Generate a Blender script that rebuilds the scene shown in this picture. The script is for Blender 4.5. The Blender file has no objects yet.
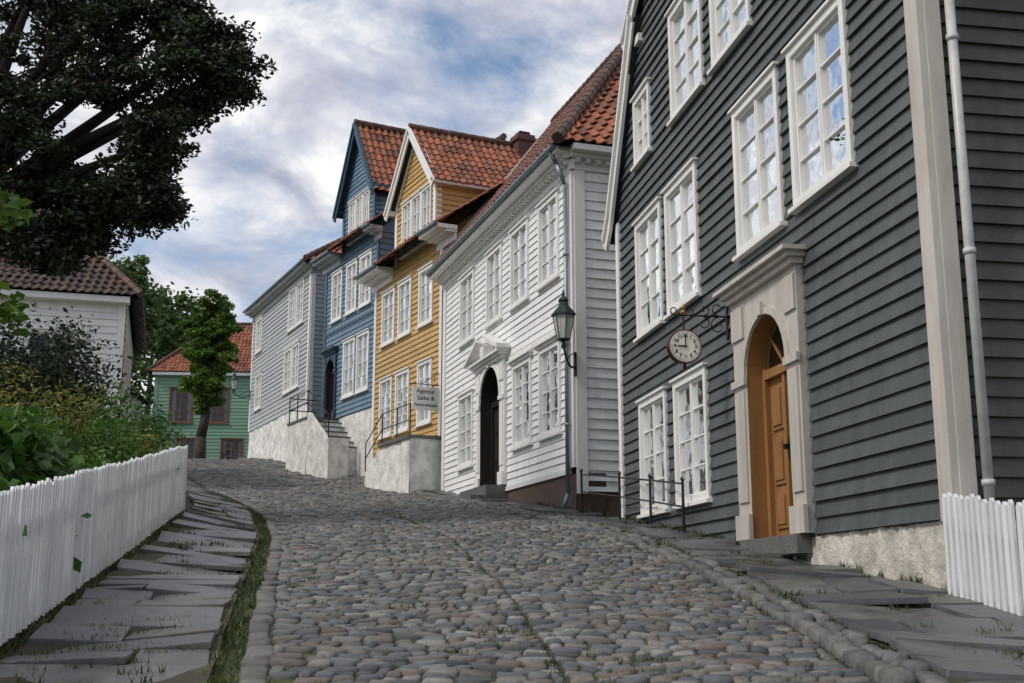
import bpy, math, random
import numpy as np
from mathutils import Vector, Matrix
random.seed(7); RS=np.random.RandomState(11)
C=bpy.context.collection
U=random.uniform
# ---------------------------------------------------------------- node materials
def newmat(name):
    m=bpy.data.materials.new(name); m.use_nodes=True
    nt=m.node_tree; nt.nodes.clear()
    o=nt.nodes.new('ShaderNodeOutputMaterial'); b=nt.nodes.new('ShaderNodeBsdfPrincipled')
    nt.links.new(b.outputs[0],o.inputs[0]); return m,nt,b,o
def ramp(nt,stops,interp='LINEAR'):
    r=nt.nodes.new('ShaderNodeValToRGB'); r.color_ramp.interpolation=interp
    e=r.color_ramp.elements
    while len(e)<len(stops): e.new(0.5)
    for i,(p,c) in enumerate(stops):
        e[i].position=p; e[i].color=(c[0],c[1],c[2],1)
    return r
def noise(nt,scale,detail=5,rough=.55,vec=None,stretch=None):
    n=nt.nodes.new('ShaderNodeTexNoise'); n.inputs['Scale'].default_value=scale
    n.inputs['Detail'].default_value=detail; n.inputs['Roughness'].default_value=rough
    tc=nt.nodes.new('ShaderNodeTexCoord')
    src=tc.outputs['Object']
    if stretch:
        mp=nt.nodes.new('ShaderNodeMapping'); mp.inputs['Scale'].default_value=stretch
        nt.links.new(src,mp.inputs[0]); src=mp.outputs[0]
    nt.links.new(src,n.inputs['Vector']); return n
def mixc(nt,f,a,b,mode='MIX'):
    m=nt.nodes.new('ShaderNodeMix'); m.data_type='RGBA'; m.blend_type=mode
    for i,x in ((0,f),(6,a),(7,b)):
        if isinstance(x,(int,float)): m.inputs[i].default_value=x
        elif isinstance(x,tuple): m.inputs[i].default_value=(x[0],x[1],x[2],1)
        else: nt.links.new(x,m.inputs[i])
    return m.outputs[2]
def bump(nt,b,h,strength,dist=.01):
    bp=nt.nodes.new('ShaderNodeBump'); bp.inputs['Strength'].default_value=strength
    bp.inputs['Distance'].default_value=dist
    nt.links.new(h,bp.inputs['Height']); nt.links.new(bp.outputs[0],b.inputs['Normal'])
def rnd(nt):
    return nt.nodes.new('ShaderNodeNewGeometry').outputs['Random Per Island']
def sc(c,k): return tuple(min(1,x*k) for x in c)
def paint(name,col,rough=.55,var=.12,dirt=.25,dirtcol=None,streak=.0):
    m,nt,b,o=newmat(name)
    r=ramp(nt,[(0,sc(col,1-var)),(1,sc(col,1+var))]); nt.links.new(rnd(nt),r.inputs[0])
    n=noise(nt,1.3,7,.65,stretch=(1,1,.6)); 
    rr=ramp(nt,[(.42,(0,0,0)),(.75,(1,1,1))]); nt.links.new(n.outputs[0],rr.inputs[0])
    mm=nt.nodes.new('ShaderNodeMath'); mm.operation='MULTIPLY'; mm.inputs[1].default_value=dirt
    nt.links.new(rr.outputs[0],mm.inputs[0])
    c=mixc(nt,mm.outputs[0],r.outputs[0],dirtcol or sc(col,.55))
    if streak:
        s=noise(nt,5,6,.7,stretch=(1,1,.12)); s2=ramp(nt,[(.38,(1-streak,)*3),(.62,(1+streak*.4,)*3)]); nt.links.new(s.outputs[0],s2.inputs[0])
        c=mixc(nt,1.0,c,s2.outputs[0],'MULTIPLY')
    nt.links.new(c,b.inputs['Base Color']); b.inputs['Roughness'].default_value=rough
    g=noise(nt,14,6,.7,stretch=(1,1,9)); bump(nt,b,g.outputs[0],.35,.006)
    return m
def rock(name,stops,scale=9,rough=.7,bs=.6,moss=0,mosscol=(.07,.09,.025),bd=.02,interp='LINEAR',ms=2.2):
    m,nt,b,o=newmat(name)
    r=ramp(nt,stops,interp); nt.links.new(rnd(nt),r.inputs[0])
    n=noise(nt,scale,8,.65); q=ramp(nt,[(.3,(.6,.6,.6)),(.7,(1.3,1.28,1.25))]); nt.links.new(n.outputs[0],q.inputs[0])
    c=mixc(nt,1.0,r.outputs[0],q.outputs[0],'MULTIPLY')
    if moss:
        n2=noise(nt,ms,6,.7); q2=ramp(nt,[(.5,(0,0,0)),(.68,(1,1,1))]); nt.links.new(n2.outputs[0],q2.inputs[0])
        mm=nt.nodes.new('ShaderNodeMath'); mm.operation='MULTIPLY'; mm.inputs[1].default_value=moss
        nt.links.new(q2.outputs[0],mm.inputs[0]); c=mixc(nt,mm.outputs[0],c,mosscol)
    nt.links.new(c,b.inputs['Base Color'])
    rr=ramp(nt,[(.3,(rough-.18,)*3),(.7,(rough+.12,)*3)]); nt.links.new(n.outputs[0],rr.inputs[0])
    nt.links.new(rr.outputs[0],b.inputs['Roughness'])
    n3=noise(nt,scale*3,8,.7); bump(nt,b,n3.outputs[0],bs,bd); return m
def leafmat(name,a,bcol,trans=.3):
    m,nt,b,o=newmat(name)
    r=ramp(nt,[(0,a),(.6,tuple((x+y)/2 for x,y in zip(a,bcol))),(1,bcol)]); nt.links.new(rnd(nt),r.inputs[0])
    n=noise(nt,1.1,3); q=ramp(nt,[(.35,(.6,.6,.6)),(.65,(1.3,1.3,1.2))]); nt.links.new(n.outputs[0],q.inputs[0])
    c=mixc(nt,1.0,r.outputs[0],q.outputs[0],'MULTIPLY')
    nt.links.new(c,b.inputs['Base Color']); b.inputs['Roughness'].default_value=.5
    t=nt.nodes.new('ShaderNodeBsdfTranslucent'); nt.links.new(c,t.inputs[0])
    mx=nt.nodes.new('ShaderNodeMixShader'); mx.inputs[0].default_value=trans
    nt.links.new(b.outputs[0],mx.inputs[1]); nt.links.new(t.outputs[0],mx.inputs[2]); nt.links.new(mx.outputs[0],o.inputs[0])
    return m
def plain(name,col,rough=.5,metal=0):
    m,nt,b,o=newmat(name); n=noise(nt,6,4)
    r=ramp(nt,[(.3,sc(col,.8)),(.7,sc(col,1.15))]); nt.links.new(n.outputs[0],r.inputs[0])
    nt.links.new(r.outputs[0],b.inputs['Base Color']); b.inputs['Roughness'].default_value=rough; b.inputs['Metallic'].default_value=metal
    return m
def glassmat():
    m,nt,b,o=newmat('old_window_glass'); nt.nodes.remove(b)
    g=nt.nodes.new('ShaderNodeBsdfGlossy'); g.inputs['Roughness'].default_value=.03; g.inputs[0].default_value=(.9,.92,.92,1)
    t=nt.nodes.new('ShaderNodeBsdfTransparent'); t.inputs[0].default_value=(.75,.79,.79,1)
    fr=nt.nodes.new('ShaderNodeFresnel'); fr.inputs[0].default_value=1.6
    n=noise(nt,2.3,2); bp=nt.nodes.new('ShaderNodeBump'); bp.inputs['Strength'].default_value=.5; bp.inputs['Distance'].default_value=.03
    nt.links.new(n.outputs[0],bp.inputs['Height']); nt.links.new(bp.outputs[0],g.inputs['Normal'])
    mx=nt.nodes.new('ShaderNodeMixShader'); nt.links.new(fr.outputs[0],mx.inputs[0])
    nt.links.new(t.outputs[0],mx.inputs[1]); nt.links.new(g.outputs[0],mx.inputs[2]); nt.links.new(mx.outputs[0],o.inputs[0])
    return m
M=dict(
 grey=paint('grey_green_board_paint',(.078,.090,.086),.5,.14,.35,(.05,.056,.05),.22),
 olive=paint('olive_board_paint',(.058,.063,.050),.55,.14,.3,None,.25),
 white=paint('white_board_paint',(.84,.84,.825),.5,.05,.2,(.6,.6,.57),.08),
 trim=paint('white_trim_paint',(.83,.82,.79),.45,.03,.2,(.55,.53,.48),.06),
 cream=paint('cream_trim_paint',(.55,.51,.455),.5,.03,.45,(.35,.32,.27),.15),
 yellow=paint('yellow_board_paint',(.54,.345,.12),.5,.09,.25,(.36,.22,.08),.12),
 blue=paint('blue_board_paint',(.13,.215,.29),.5,.09,.25,(.085,.14,.19),.12),
 dblue=paint('dark_blue_trim',(.025,.075,.12),.45,.05,.2),
 lgrey=paint('light_grey_board_paint',(.42,.44,.45),.5,.05,.25,(.3,.33,.34),.1),
 green=paint('green_board_paint',(.16,.30,.21),.5,.06,.2),
 brown=paint('brown_window_paint',(.16,.06,.035),.5,.05,.2),
 ochre=paint('ochre_door_paint',(.31,.15,.052),.42,.03,.45,(.2,.09,.03),.18),
 dkdoor=paint('dark_door_paint',(.025,.02,.018),.4,.03,.1),
 reddoor=paint('red_door_paint',(.05,.02,.018),.4,.03,.1),
 fence=paint('white_fence_paint',(.78,.79,.79),.55,.08,.4,(.48,.5,.43),.12),
 plaster=rock('rough_whitewashed_plaster',[(0,(.72,.68,.60)),(1,(.78,.74,.66))],4,.85,1.0,.5,(.42,.37,.28),.07),
 whitewash=rock('whitewash',[(0,(.70,.70,.67)),(1,(.78,.77,.74))],3,.85,.8,.3,(.42,.41,.34),.04),
 brownbase=rock('brown_foundation',[(0,(.07,.045,.035)),(1,(.12,.08,.06))],6,.8,.7),
 cobble=rock('cobblestone',[(0,(.06,.064,.072)),(.14,(.155,.15,.142)),(.26,(.105,.112,.128)),(.38,(.21,.20,.19)),(.5,(.115,.10,.088)),(.6,(.145,.15,.16)),(.7,(.175,.155,.13)),(.8,(.085,.09,.098)),(.88,(.26,.25,.235)),(.94,(.16,.115,.095))],30,.46,.8,.55,(.075,.088,.042),.012,'CONSTANT',3.5),
 kerb=rock('kerb_granite',[(0,(.09,.09,.092)),(1,(.18,.175,.165))],14,.6,.7,.55,(.07,.085,.035),.02),
 slab=rock('slate_slab',[(0,(.05,.054,.06)),(.25,(.105,.11,.116)),(.5,(.07,.076,.084)),(.75,(.13,.134,.133)),(1,(.09,.088,.082))],5,.42,.6,.6,(.065,.078,.036),.015),
 joint=rock('mossy_joint_soil',[(0,(.045,.042,.024)),(1,(.05,.045,.026))],7,.9,.8,.95,(.075,.105,.02),.02),
 ground=rock('grassy_ground',[(0,(.05,.07,.025)),(1,(.05,.07,.025))],3,.9,.8,.6,(.09,.085,.05),.05),
 tile=rock('orange_roof_tile',[(0,(.12,.04,.024)),(.3,(.24,.068,.032)),(.7,(.38,.115,.05)),(1,(.18,.075,.05))],8,.7,.4,.45,(.075,.06,.042)),
 shade_tile=rock('shaded_roof_tile',[(0,(.075,.03,.02)),(.3,(.14,.043,.025)),(.7,(.24,.07,.035)),(1,(.10,.048,.036))],8,.7,.4,.45,(.06,.05,.035)),  # darker copy of the orange tile; dimness of a grazing slope put into colour
 dtile=rock('dark_roof_tile',[(0,(.035,.022,.02)),(1,(.085,.045,.035))],8,.7,.4,.25,(.05,.05,.035)),
 ridge=rock('ridge_tile',[(0,(.07,.04,.03)),(1,(.15,.07,.05))],8,.7,.4),
 bark=rock('bark',[(0,(.03,.024,.018)),(1,(.05,.042,.032))],12,.9,1.0,.2,(.04,.05,.02),.03),
 iron=plain('black_wrought_iron',(.012,.012,.013),.4,.3),
 greeniron=plain('green_lamp_iron',(.016,.03,.027),.4,.3),
 pipe=plain('zinc_downpipe',(.22,.27,.30),.4,.4),
 wpipe=plain('painted_downpipe',(.5,.5,.48),.4),
 gold=plain('worn_gold',(.35,.2,.06),.35,.7),
 red=plain('clock_red_rim',(.22,.06,.03),.4),
 dial=plain('clock_dial',(.82,.78,.68),.5),
 black=plain('black_lettering',(.01,.01,.01),.6),
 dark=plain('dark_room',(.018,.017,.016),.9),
 curtain=paint('curtain_cloth',(.50,.49,.46),.9,.1,.1),
 pot=plain('terracotta_pot',(.4,.14,.06),.7),
 brick=rock('chimney_brick',[(0,(.07,.035,.028)),(1,(.12,.06,.045))],12,.8,.8),
 oak=leafmat('oak_leaf',(.010,.018,.006),(.026,.048,.010),.2),
 lime=leafmat('linden_leaf',(.055,.12,.015),(.15,.25,.035),.35),
 far=leafmat('distant_leaf',(.05,.10,.03),(.13,.21,.055),.25),
 shrub=leafmat('dark_shrub_leaf',(.014,.026,.014),(.04,.065,.026),.2),
 hydr=leafmat('bright_shrub_leaf',(.035,.10,.015),(.10,.22,.03),.3),
 fern=leafmat('golden_shrub_leaf',(.08,.10,.015),(.26,.23,.04),.3),
 grass=leafmat('grass_blade',(.035,.06,.012),(.10,.125,.03),.3),
 glass=glassmat(),
)
lg,nt,b_,o_=newmat('lantern_glass'); b_.inputs['Base Color'].default_value=(.6,.62,.56,1); b_.inputs['Roughness'].default_value=.15; b_.inputs['Alpha'].default_value=.6
M['lampglass']=lg
# ---------------------------------------------------------------- mesh builder
class Fr:
    def __init__(s,O,d,n): s.O=O; s.d=d; s.n=n
    def P(s,a,w,z): return (s.O[0]+s.d[0]*a+s.n[0]*w, s.O[1]+s.d[1]*a+s.n[1]*w, z)
    def side(s,a,sign=-1):
        o=s.P(a,0,0); return Fr((o[0],o[1]),(-s.n[0],-s.n[1]),(sign*s.d[0],sign*s.d[1]))
def frame(x0,y0,k):
    L=math.hypot(1,k); return Fr((x0,y0),(-k/L,1/L),(-1/L,-k/L))
class MB:
    def __init__(s): s.v=[];s.f=[];s.m=[];s.mats=[]
    def mi(s,mat):
        mat=M[mat]
        if mat not in s.mats: s.mats.append(mat)
        return s.mats.index(mat)
    def poly(s,pts,mat):
        b=len(s.v); s.v.extend(pts); s.f.append(tuple(range(b,b+len(pts)))); s.m.append(s.mi(mat))
    def raw(s,vs,fs,mat):
        b=len(s.v); s.v.extend(vs); k=s.mi(mat)
        for f in fs: s.f.append(tuple(i+b for i in f)); s.m.append(k)
    def hexa(s,p,mat):
        s.raw(p,[(0,3,2,1),(4,5,6,7),(0,1,5,4),(1,2,6,5),(2,3,7,6),(3,0,4,7)],mat)
    def box(s,F,a,b,w0,w1,z0,z1,mat):
        s.hexa([F.P(a,w0,z0),F.P(b,w0,z0),F.P(b,w1,z0),F.P(a,w1,z0),F.P(a,w0,z1),F.P(b,w0,z1),F.P(b,w1,z1),F.P(a,w1,z1)],mat)
    def beam(s,p,q,ww,hh,mat,up=(0,0,1)):
        p=Vector(p);q=Vector(q);t=(q-p).normalized();u=Vector(up);a=t.cross(u).normalized()*ww/2;b=a.cross(t).normalized()*hh/2
        s.hexa([tuple(x) for x in (p-a-b,p+a-b,p+a+b,p-a+b,q-a-b,q+a-b,q+a+b,q-a+b)],mat)
    def tube(s,p,q,r0,r1,mat,n=8):
        p=Vector(p);q=Vector(q);t=(q-p)
        if t.length<1e-5: return
        t.normalize(); u=Vector((0,0,1)) if abs(t.z)<.9 else Vector((1,0,0))
        a=t.cross(u).normalized(); b=t.cross(a)
        vs=[];
        for c,r in ((p,r0),(q,r1)):
            for i in range(n):
                x=2*math.pi*i/n; vs.append(tuple(c+a*math.cos(x)*r+b*math.sin(x)*r))
        fs=[(i,(i+1)%n,n+(i+1)%n,n+i) for i in range(n)]+[tuple(range(n))[::-1],tuple(range(n,2*n))]
        s.raw(vs,fs,mat)
    def path(s,pts,r0,r1,mat,n=7):
        for i in range(len(pts)-1):
            a=r0+(r1-r0)*i/(len(pts)-1); b=r0+(r1-r0)*(i+1)/(len(pts)-1)
            s.tube(pts[i],pts[i+1],a,b,mat,n)
    def lathe(s,c,prof,mat,n=12,rot=0):
        vs=[];fs=[]
        for r,z in prof:
            for i in range(n):
                x=2*math.pi*i/n+rot; vs.append((c[0]+r*math.cos(x),c[1]+r*math.sin(x),c[2]+z))
        for j in range(len(prof)-1):
            for i in range(n): fs.append((j*n+i,j*n+(i+1)%n,(j+1)*n+(i+1)%n,(j+1)*n+i))
        s.raw(vs,fs,mat)
    def obj(s,name,parent=None,smooth=False):
        me=bpy.data.meshes.new(name); me.from_pydata(s.v,[],s.f)
        for m in s.mats: me.materials.append(m)
        me.polygons.foreach_set('material_index',s.m)
        if smooth: me.polygons.foreach_set('use_smooth',[True]*len(s.f))
        me.update(); o=bpy.data.objects.new(name,me); C.objects.link(o)
        if parent: o.parent=parent
        return o
def empty(name):
    e=bpy.data.objects.new(name,None); C.objects.link(e); return e
# ---------------------------------------------------------------- terrain functions
def table(pts,y0=-80,y1=320,step=.25):
    xs=[p[0] for p in pts]; ys=[p[1] for p in pts]
    g=np.arange(y0,y1+step,step); v=np.interp(g,xs,ys)
    k=np.hanning(19); k/=k.sum(); v=np.convolve(np.pad(v,9,mode='edge'),k,'valid')
    v=v.tolist()
    def f(y):
        t=(y-y0)/step; i=int(t)
        if i<0: return v[0]
        if i>=len(v)-1: return v[-1]
        return v[i]+(v[i+1]-v[i])*(t-i)
    return f
Pz=table([(-80,-8),(-30,-4.2),(0,-1.35),(10,-.08),(20,1.13),(23,1.5),(30,2.35),(35,3.0),(38,3.5),(43,4.4),(50,5.5),(54,5.95),(60,6.25),(80,6.6),(320,6.6)])
Lx=table([(-80,1),(-20,1.5),(0,-.3),(7,-1.5),(10,-2.05),(17,-3.3),(23,-4.7),(30,-6.9),(38,-9.8),(50,-15),(60,-19),(320,-60)])
Rx=table([(-80,2.2),(0,2.1),(7,2.06),(10.3,2.05),(16.3,1.65),(20,.95),(25.2,-.3),(32,-2.4),(35,-3.4),(38,-4.9),(43,-7.4),(50,-10.9),(56,-12.8),(62,-13.5),(320,-20)])
aL=table([(-80,-.03),(8,-.03),(14,.06),(20,.19),(40,.12),(320,.05)])
def Hx(y):
    if y<20.8: return 5.48-.172*y
    if y<23: return 1.9-.305*(y-20.8)
    if y<32.6: return 8.54-.318*y
    if y<38.2: return 14.3-.49*y
    if y<42.6: return 16.7-.55*y
    return 13.45-.47*y
def gz(x,y):
    p=Pz(y); l=Lx(y)-x
    if l>0: return p+aL(y)*min(l,3)+.04*min(max(l-3,0),20)
    return p
def hn(x,y): return .016*math.sin(x*2.1+y*1.3)+.014*math.sin(x*4.7-y*3.1)+.008*math.sin(y*6.3+x)
xs=sorted(set([-900,-500,-250,-120,-80,-60,-45]+[x*1.0 for x in range(-35,-14)]+[x*.5 for x in range(-28,17)]+[9,10,12,15,20,30,50,90,150,300,600,900]))
ys=sorted(set([-300,-120,-60,-30,-15]+[y*.5 for y in range(-20,130)]+[66,68,70,75,80,90,100,120,150,200,300,500,900,1500]))
mb=MB(); vs=[(x,y,gz(x,y)-.07) for y in ys for x in xs]; nx=len(xs)
mb.raw(vs,[(j*nx+i,j*nx+i+1,(j+1)*nx+i+1,(j+1)*nx+i) for j in range(len(ys)-1) for i in range(nx-1)],'ground'); mb.obj('ground',None,True)
def ribbon(fa,fb,y0,y1,dz,mat,nc=10,step=.4):
    mb=MB(); vs=[];n=0;y=y0
    while y<=y1:
        a,b=fa(y),fb(y)
        for i in range(nc+1):
            x=a+(b-a)*i/nc; vs.append((x,y,gz(x,y)+dz+hn(x,y)))
        n+=1;y+=step
    k=nc+1
    mb.raw(vs,[(j*k+i,j*k+i+1,(j+1)*k+i+1,(j+1)*k+i) for j in range(n-1) for i in range(nc)],mat); return mb
street=empty('cobblestone_street')
ribbon(Lx,Rx,-6,64,.010,'joint',14,.2).obj('joint_bed',street,True)
def stone(mb,c,top,inset,mat,jit=0,base=-.03,rise=.0,tilt=None):
    cx=sum(p[0] for p in c)/4; cy=sum(p[1] for p in c)/4
    ring=[]
    for i in range(4):
        p=c[i]; a=c[i-1]; b=c[(i+1)%4]
        for q in (a,b):
            dx,dy=q[0]-p[0],q[1]-p[1]; L=math.hypot(dx,dy)+1e-6; k=min(inset*1.5,L*.26)*(U(.5,1.5) if jit else 1)
            ring.append((p[0]+dx/L*k+U(-jit,jit),p[1]+dy/L*k+U(-jit,jit)))
    tx,ty=tilt or (U(-.08,.08),U(-.09,.07)); t0=top+U(-1,1)*rise
    vs=[]
    g0=gz(cx,cy)+hn(cx,cy); gx=(gz(cx+.2,cy)-g0+hn(cx+.2,cy))/.2; gy=(gz(cx,cy+.2)-g0+hn(cx,cy+.2))/.2
    for (x,y) in ring: vs.append((x,y,g0+gx*(x-cx)+gy*(y-cy)+base))
    for (x,y) in ring: vs.append((x,y,g0+gx*(x-cx)+gy*(y-cy)+t0*.62+tx*(x-cx)+ty*(y-cy)))
    for (x,y) in ring:
        d=math.hypot(cx-x,cy-y)+1e-6; k=min(inset,d*.4)/d*(U(.6,1.4) if jit else 1)
        x2=x+(cx-x)*k;y2=y+(cy-y)*k; vs.append((x2,y2,g0+gx*(x2-cx)+gy*(y2-cy)+t0+tx*(x2-cx)+ty*(y2-cy)))
    vs.append((cx,cy,g0+t0+min(inset*.2,.004)))
    fs=[]
    for r in range(2):
        for i in range(8): j=(i+1)%8; fs.append((r*8+i,r*8+j,(r+1)*8+j,(r+1)*8+i))
    for i in range(8): fs.append((16+i,16+(i+1)%8,24))
    mb.raw(vs,fs,mat)
mb=MB(); y=4.6
while y<62:
    q=1 if y<28 else 1.3
    dep=U(.095,.135)*q
    l,r=Lx(y)+.16,Rx(y)-.10; xm=(l+r)/2
    m=((Lx(y+1)-Lx(y-1))+(Rx(y+1)-Rx(y-1)))/4
    for half in (0,1):
        x=l if half==0 else xm+.012; xe=xm-.012 if half==0 else r
        x+=U(-.02,.0)
        while x<xe-.05:
            w=U(.085,.225)*q
            if x+w>xe-.06: w=xe-x
            g=.008
            def yy(xx,o): return y-m*(xx-xm)*.9+o+.020*math.sin(xx*2.4+y*.8)+.008*math.sin(xx*5.1+y*2)
            sh=U(0,.012)
            c=[(x+g,yy(x,g+sh)),(x+w-g,yy(x+w,g+sh)),(x+w-g+U(-.010,.006),yy(x+w,dep-g)+U(-.008,.004)),(x+g+U(-.006,.010),yy(x,dep-g)+U(-.008,.004))]
            if U(0,1)>.006: stone(mb,c,.032,.012,'cobble',.005,-.02,.010)
            x+=w
    y+=dep
mb.obj('cobbles',street,True)
def kerb(name,fx,y0,y1,width,top,lo,hi,side):
    mb=MB(); y=y0
    while y<y1:
        L=U(lo,hi); a=fx(y);b=fx(y+L); w=width*U(.8,1.15); g=.01
        j=lambda:U(-.015,.015)
        c=[(a+g+j(),y+g),(a+w+j(),y+g),(b+w+j(),y+L-g),(b+g+j(),y+L-g)]
        stone(mb,c,top,.016,'kerb',.008,-.08,.02); y+=L
    return mb.obj(name,None,True)
kerb('kerb',lambda y:Rx(y)-.09,4,60,.15,.085,.14,.36,1)
kerb('kerb',lambda y:Lx(y)-.03,4,58,.17,.04,.14,.36,1)
kerb('kerb',lambda y:Rx(y)+.08,4,40,.13,.08,.12,.3,1)
def pavement(fa,fb,y0,y1,top,dlo,dhi,wmin,nm,bed,sk=-.12):
    e=empty(nm); ribbon(fa,fb,y0,y1,bed,'joint',8,.2).obj('bed',e,True)
    mb=MB(); y=y0
    while y<y1:
        D=U(dlo,dhi); x0=fa(y);x1=fb(y); W=x1-x0
        n=max(1,int(round(W/U(wmin,wmin*1.9)))); cuts=[0]+sorted([(i+U(-.25,.25))/n for i in range(1,n)])+[1]
        for i in range(n):
            g=.011
            a,b=cuts[i],cuts[i+1]
            A0=fa(y)+(fb(y)-fa(y))*a+g+U(0,.03)*(i==0);A1=fa(y)+(fb(y)-fa(y))*b-g-U(0,.05)*(i==n-1);B0=fa(y+D)+(fb(y+D)-fa(y+D))*a+g;B1=fa(y+D)+(fb(y+D)-fa(y+D))*b-g-U(0,.05)*(i==n-1)
            if A1-A0<.08 or B1-B0<.08: continue
            k=sk
            c=[(A0,y+g+k*(A0-x0)+U(-.004,.005)),(A1,y+g+k*(A1-x0)+U(-.004,.005)),(B1,y+D-g+k*(B1-x0)+U(-.006,.004)),(B0,y+D-g+k*(B0-x0)+U(-.006,.004))]
            stone(mb,c,top+U(-.004,.004),.006,'slab',.004,bed-.02,.003,(U(-.007,.007),U(-.012,.008)))
        y+=D
    mb.obj('slabs',e)
    return e
fenceL=lambda y:-1.965-.169*y
pavement(lambda y:max(fenceL(y)+.08,Lx(y)-1.9) if y<19.5 else Lx(y)-1.3,lambda y:Lx(y)-.20,4,40,.024,.3,.7,.62,'slab_pavement',.0,-.04)
pavement(lambda y:Rx(y)+.22,lambda y:max(Hx(y)-.02,Rx(y)+.3),4,58,.082,.36,.75,.5,'slab_pavement',.06,-.08)
# ---------------------------------------------------------------- wall helpers
def clap(mb,F,s0,s1,z0,z1,ops,step,mat,rng=None,dep=.03):
    z=z0
    while z<z1-1e-4:
        zt=min(z+step,z1); dd=dep*U(.8,1.2)
        br=sorted(set([z,zt]+[q for o in ops for q in (o[2],o[3]) if z<q<zt]))
        joints=[]; s=s0+U(1,4)
        while s<s1-.5: joints.append(s); s+=U(2.5,4.5)
        for a,b in zip(br[:-1],br[1:]):
            wa=dd*(1-(a-z)/step)+.004; wb=dd*(1-(b-z)/step)+.004
            segs=[(s0,s1)]
            for o in ops:
                if o[2]<=a+1e-5 and o[3]>=b-1e-5:
                    ns=[]
                    for p,q in segs:
                        if o[1]<=p or o[0]>=q: ns.append((p,q)); continue
                        if o[0]>p: ns.append((p,o[0]))
                        if o[1]<q: ns.append((o[1],q))
                    segs=ns
            s2=[]
            for p,q in segs:
                c=[p]+[j for j in joints if p<j<q]+[q]; s2+=list(zip(c[:-1],c[1:]))
            la,ra=rng(a) if rng else (s0,s1); lb,rb=rng(b) if rng else (s0,s1)
            for p,q in s2:
                pa,qa,pb,qb=max(p,la),min(q,ra),max(p,lb),min(q,rb)
                if qa<=pa+1e-4: continue
                if qb<pb: pb=qb=(pb+qb)/2
                e=.0015*(int(p*1000+z*777)%3-1)
                vs=[F.P(pa,wa+e,a),F.P(qa,wa+e,a),F.P(qb,wb,b),F.P(pb,wb,b)]; fs=[(0,1,2,3)]
                if a==z: vs+=[F.P(pa,0,a+.002),F.P(qa,0,a+.002)]; fs.append((4,5,1,0))
                mb.raw(vs,fs,mat)
        z=zt
def window(mb,F,s0,s1,z0,z1,cols=1,rows=4,trim='trim',cw=.10,crown=0,curt=None):
    a,b,c,d=s0+cw,s1-cw,z0+cw,z1-cw
    mb.box(F,s0,a,-.1,.062,z0,z1,trim); mb.box(F,b,s1,-.1,.062,z0,z1,trim)
    mb.box(F,a,b,-.1,.059,z0,c,trim); mb.box(F,a,b,-.1,.059,d,z1,trim)
    mb.box(F,s0-.05,s1+.05,.0,.11,z0-.045,z0+.004,trim)
    if crown: 
        mb.box(F,s0-.06,s1+.06,0,.10,z1+.003,z1+.06,trim); mb.box(F,s0-.10,s1+.10,0,.16,z1+.062,z1+.10,trim)
    else: mb.box(F,s0-.04,s1+.04,.0,.10,z1+.002,z1+.035,trim)
    m=(a+b)/2; sw=.038
    for p,q in ((a,m),(m,b)):
        p2=p+.006;q2=q-.006
        mb.box(F,p2,p2+sw,-.05,.018,c,d,trim); mb.box(F,q2-sw,q2,-.05,.018,c,d,trim)
        mb.box(F,p2+sw,q2-sw,-.05,.015,c,c+sw,trim); mb.box(F,p2+sw,q2-sw,-.05,.015,d-sw,d,trim)
        for i in range(1,rows):
            zz=c+(d-c)*i/rows; t=.011
            mb.box(F,p2+sw,q2-sw,-.04,.010,zz-t,zz+t,trim)
        if cols>1:
            for i in range(1,cols):
                ss=p+(q-p)*i/cols; mb.box(F,ss-.009,ss+.009,-.04,.007,c+sw,d-sw,trim)
        for i in range(rows):
            za=c+(d-c)*i/rows; zb=c+(d-c)*(i+1)/rows; e=U(-.006,.006); f=U(-.006,.006)
            mb.poly([F.P(p,-.022+e,za),F.P(q,-.022-e,za),F.P(q,-.022-e+f,zb),F.P(p,-.022+e+f,zb)],'glass')
    mb.box(F,m-.02,m+.02,.018,.034,c,d,trim)
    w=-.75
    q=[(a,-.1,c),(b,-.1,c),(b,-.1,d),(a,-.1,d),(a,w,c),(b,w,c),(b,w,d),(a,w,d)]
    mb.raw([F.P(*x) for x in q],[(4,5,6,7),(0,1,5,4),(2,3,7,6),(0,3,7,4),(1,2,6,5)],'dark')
    cv=U(.05,.38) if curt is None else curt
    for side in (0,1):
        n=10; vs=[];zb=c+(U(0,.1) if cv else 0)
        for i in range(n+1):
            x=(b-a)*cv*i/n; x=a+x if side==0 else b-x; ww=-.16+.018*math.sin(i*2.1)
            vs+= [F.P(x,ww,zb),F.P(x,ww,d)]
        if cv>.02: mb.raw(vs,[(2*i,2*i+2,2*i+3,2*i+1) for i in range(n)],'curtain')
def op(w): return (w[0]+.03,w[1]-.03,w[2]+.03,w[3]-.03)
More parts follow.
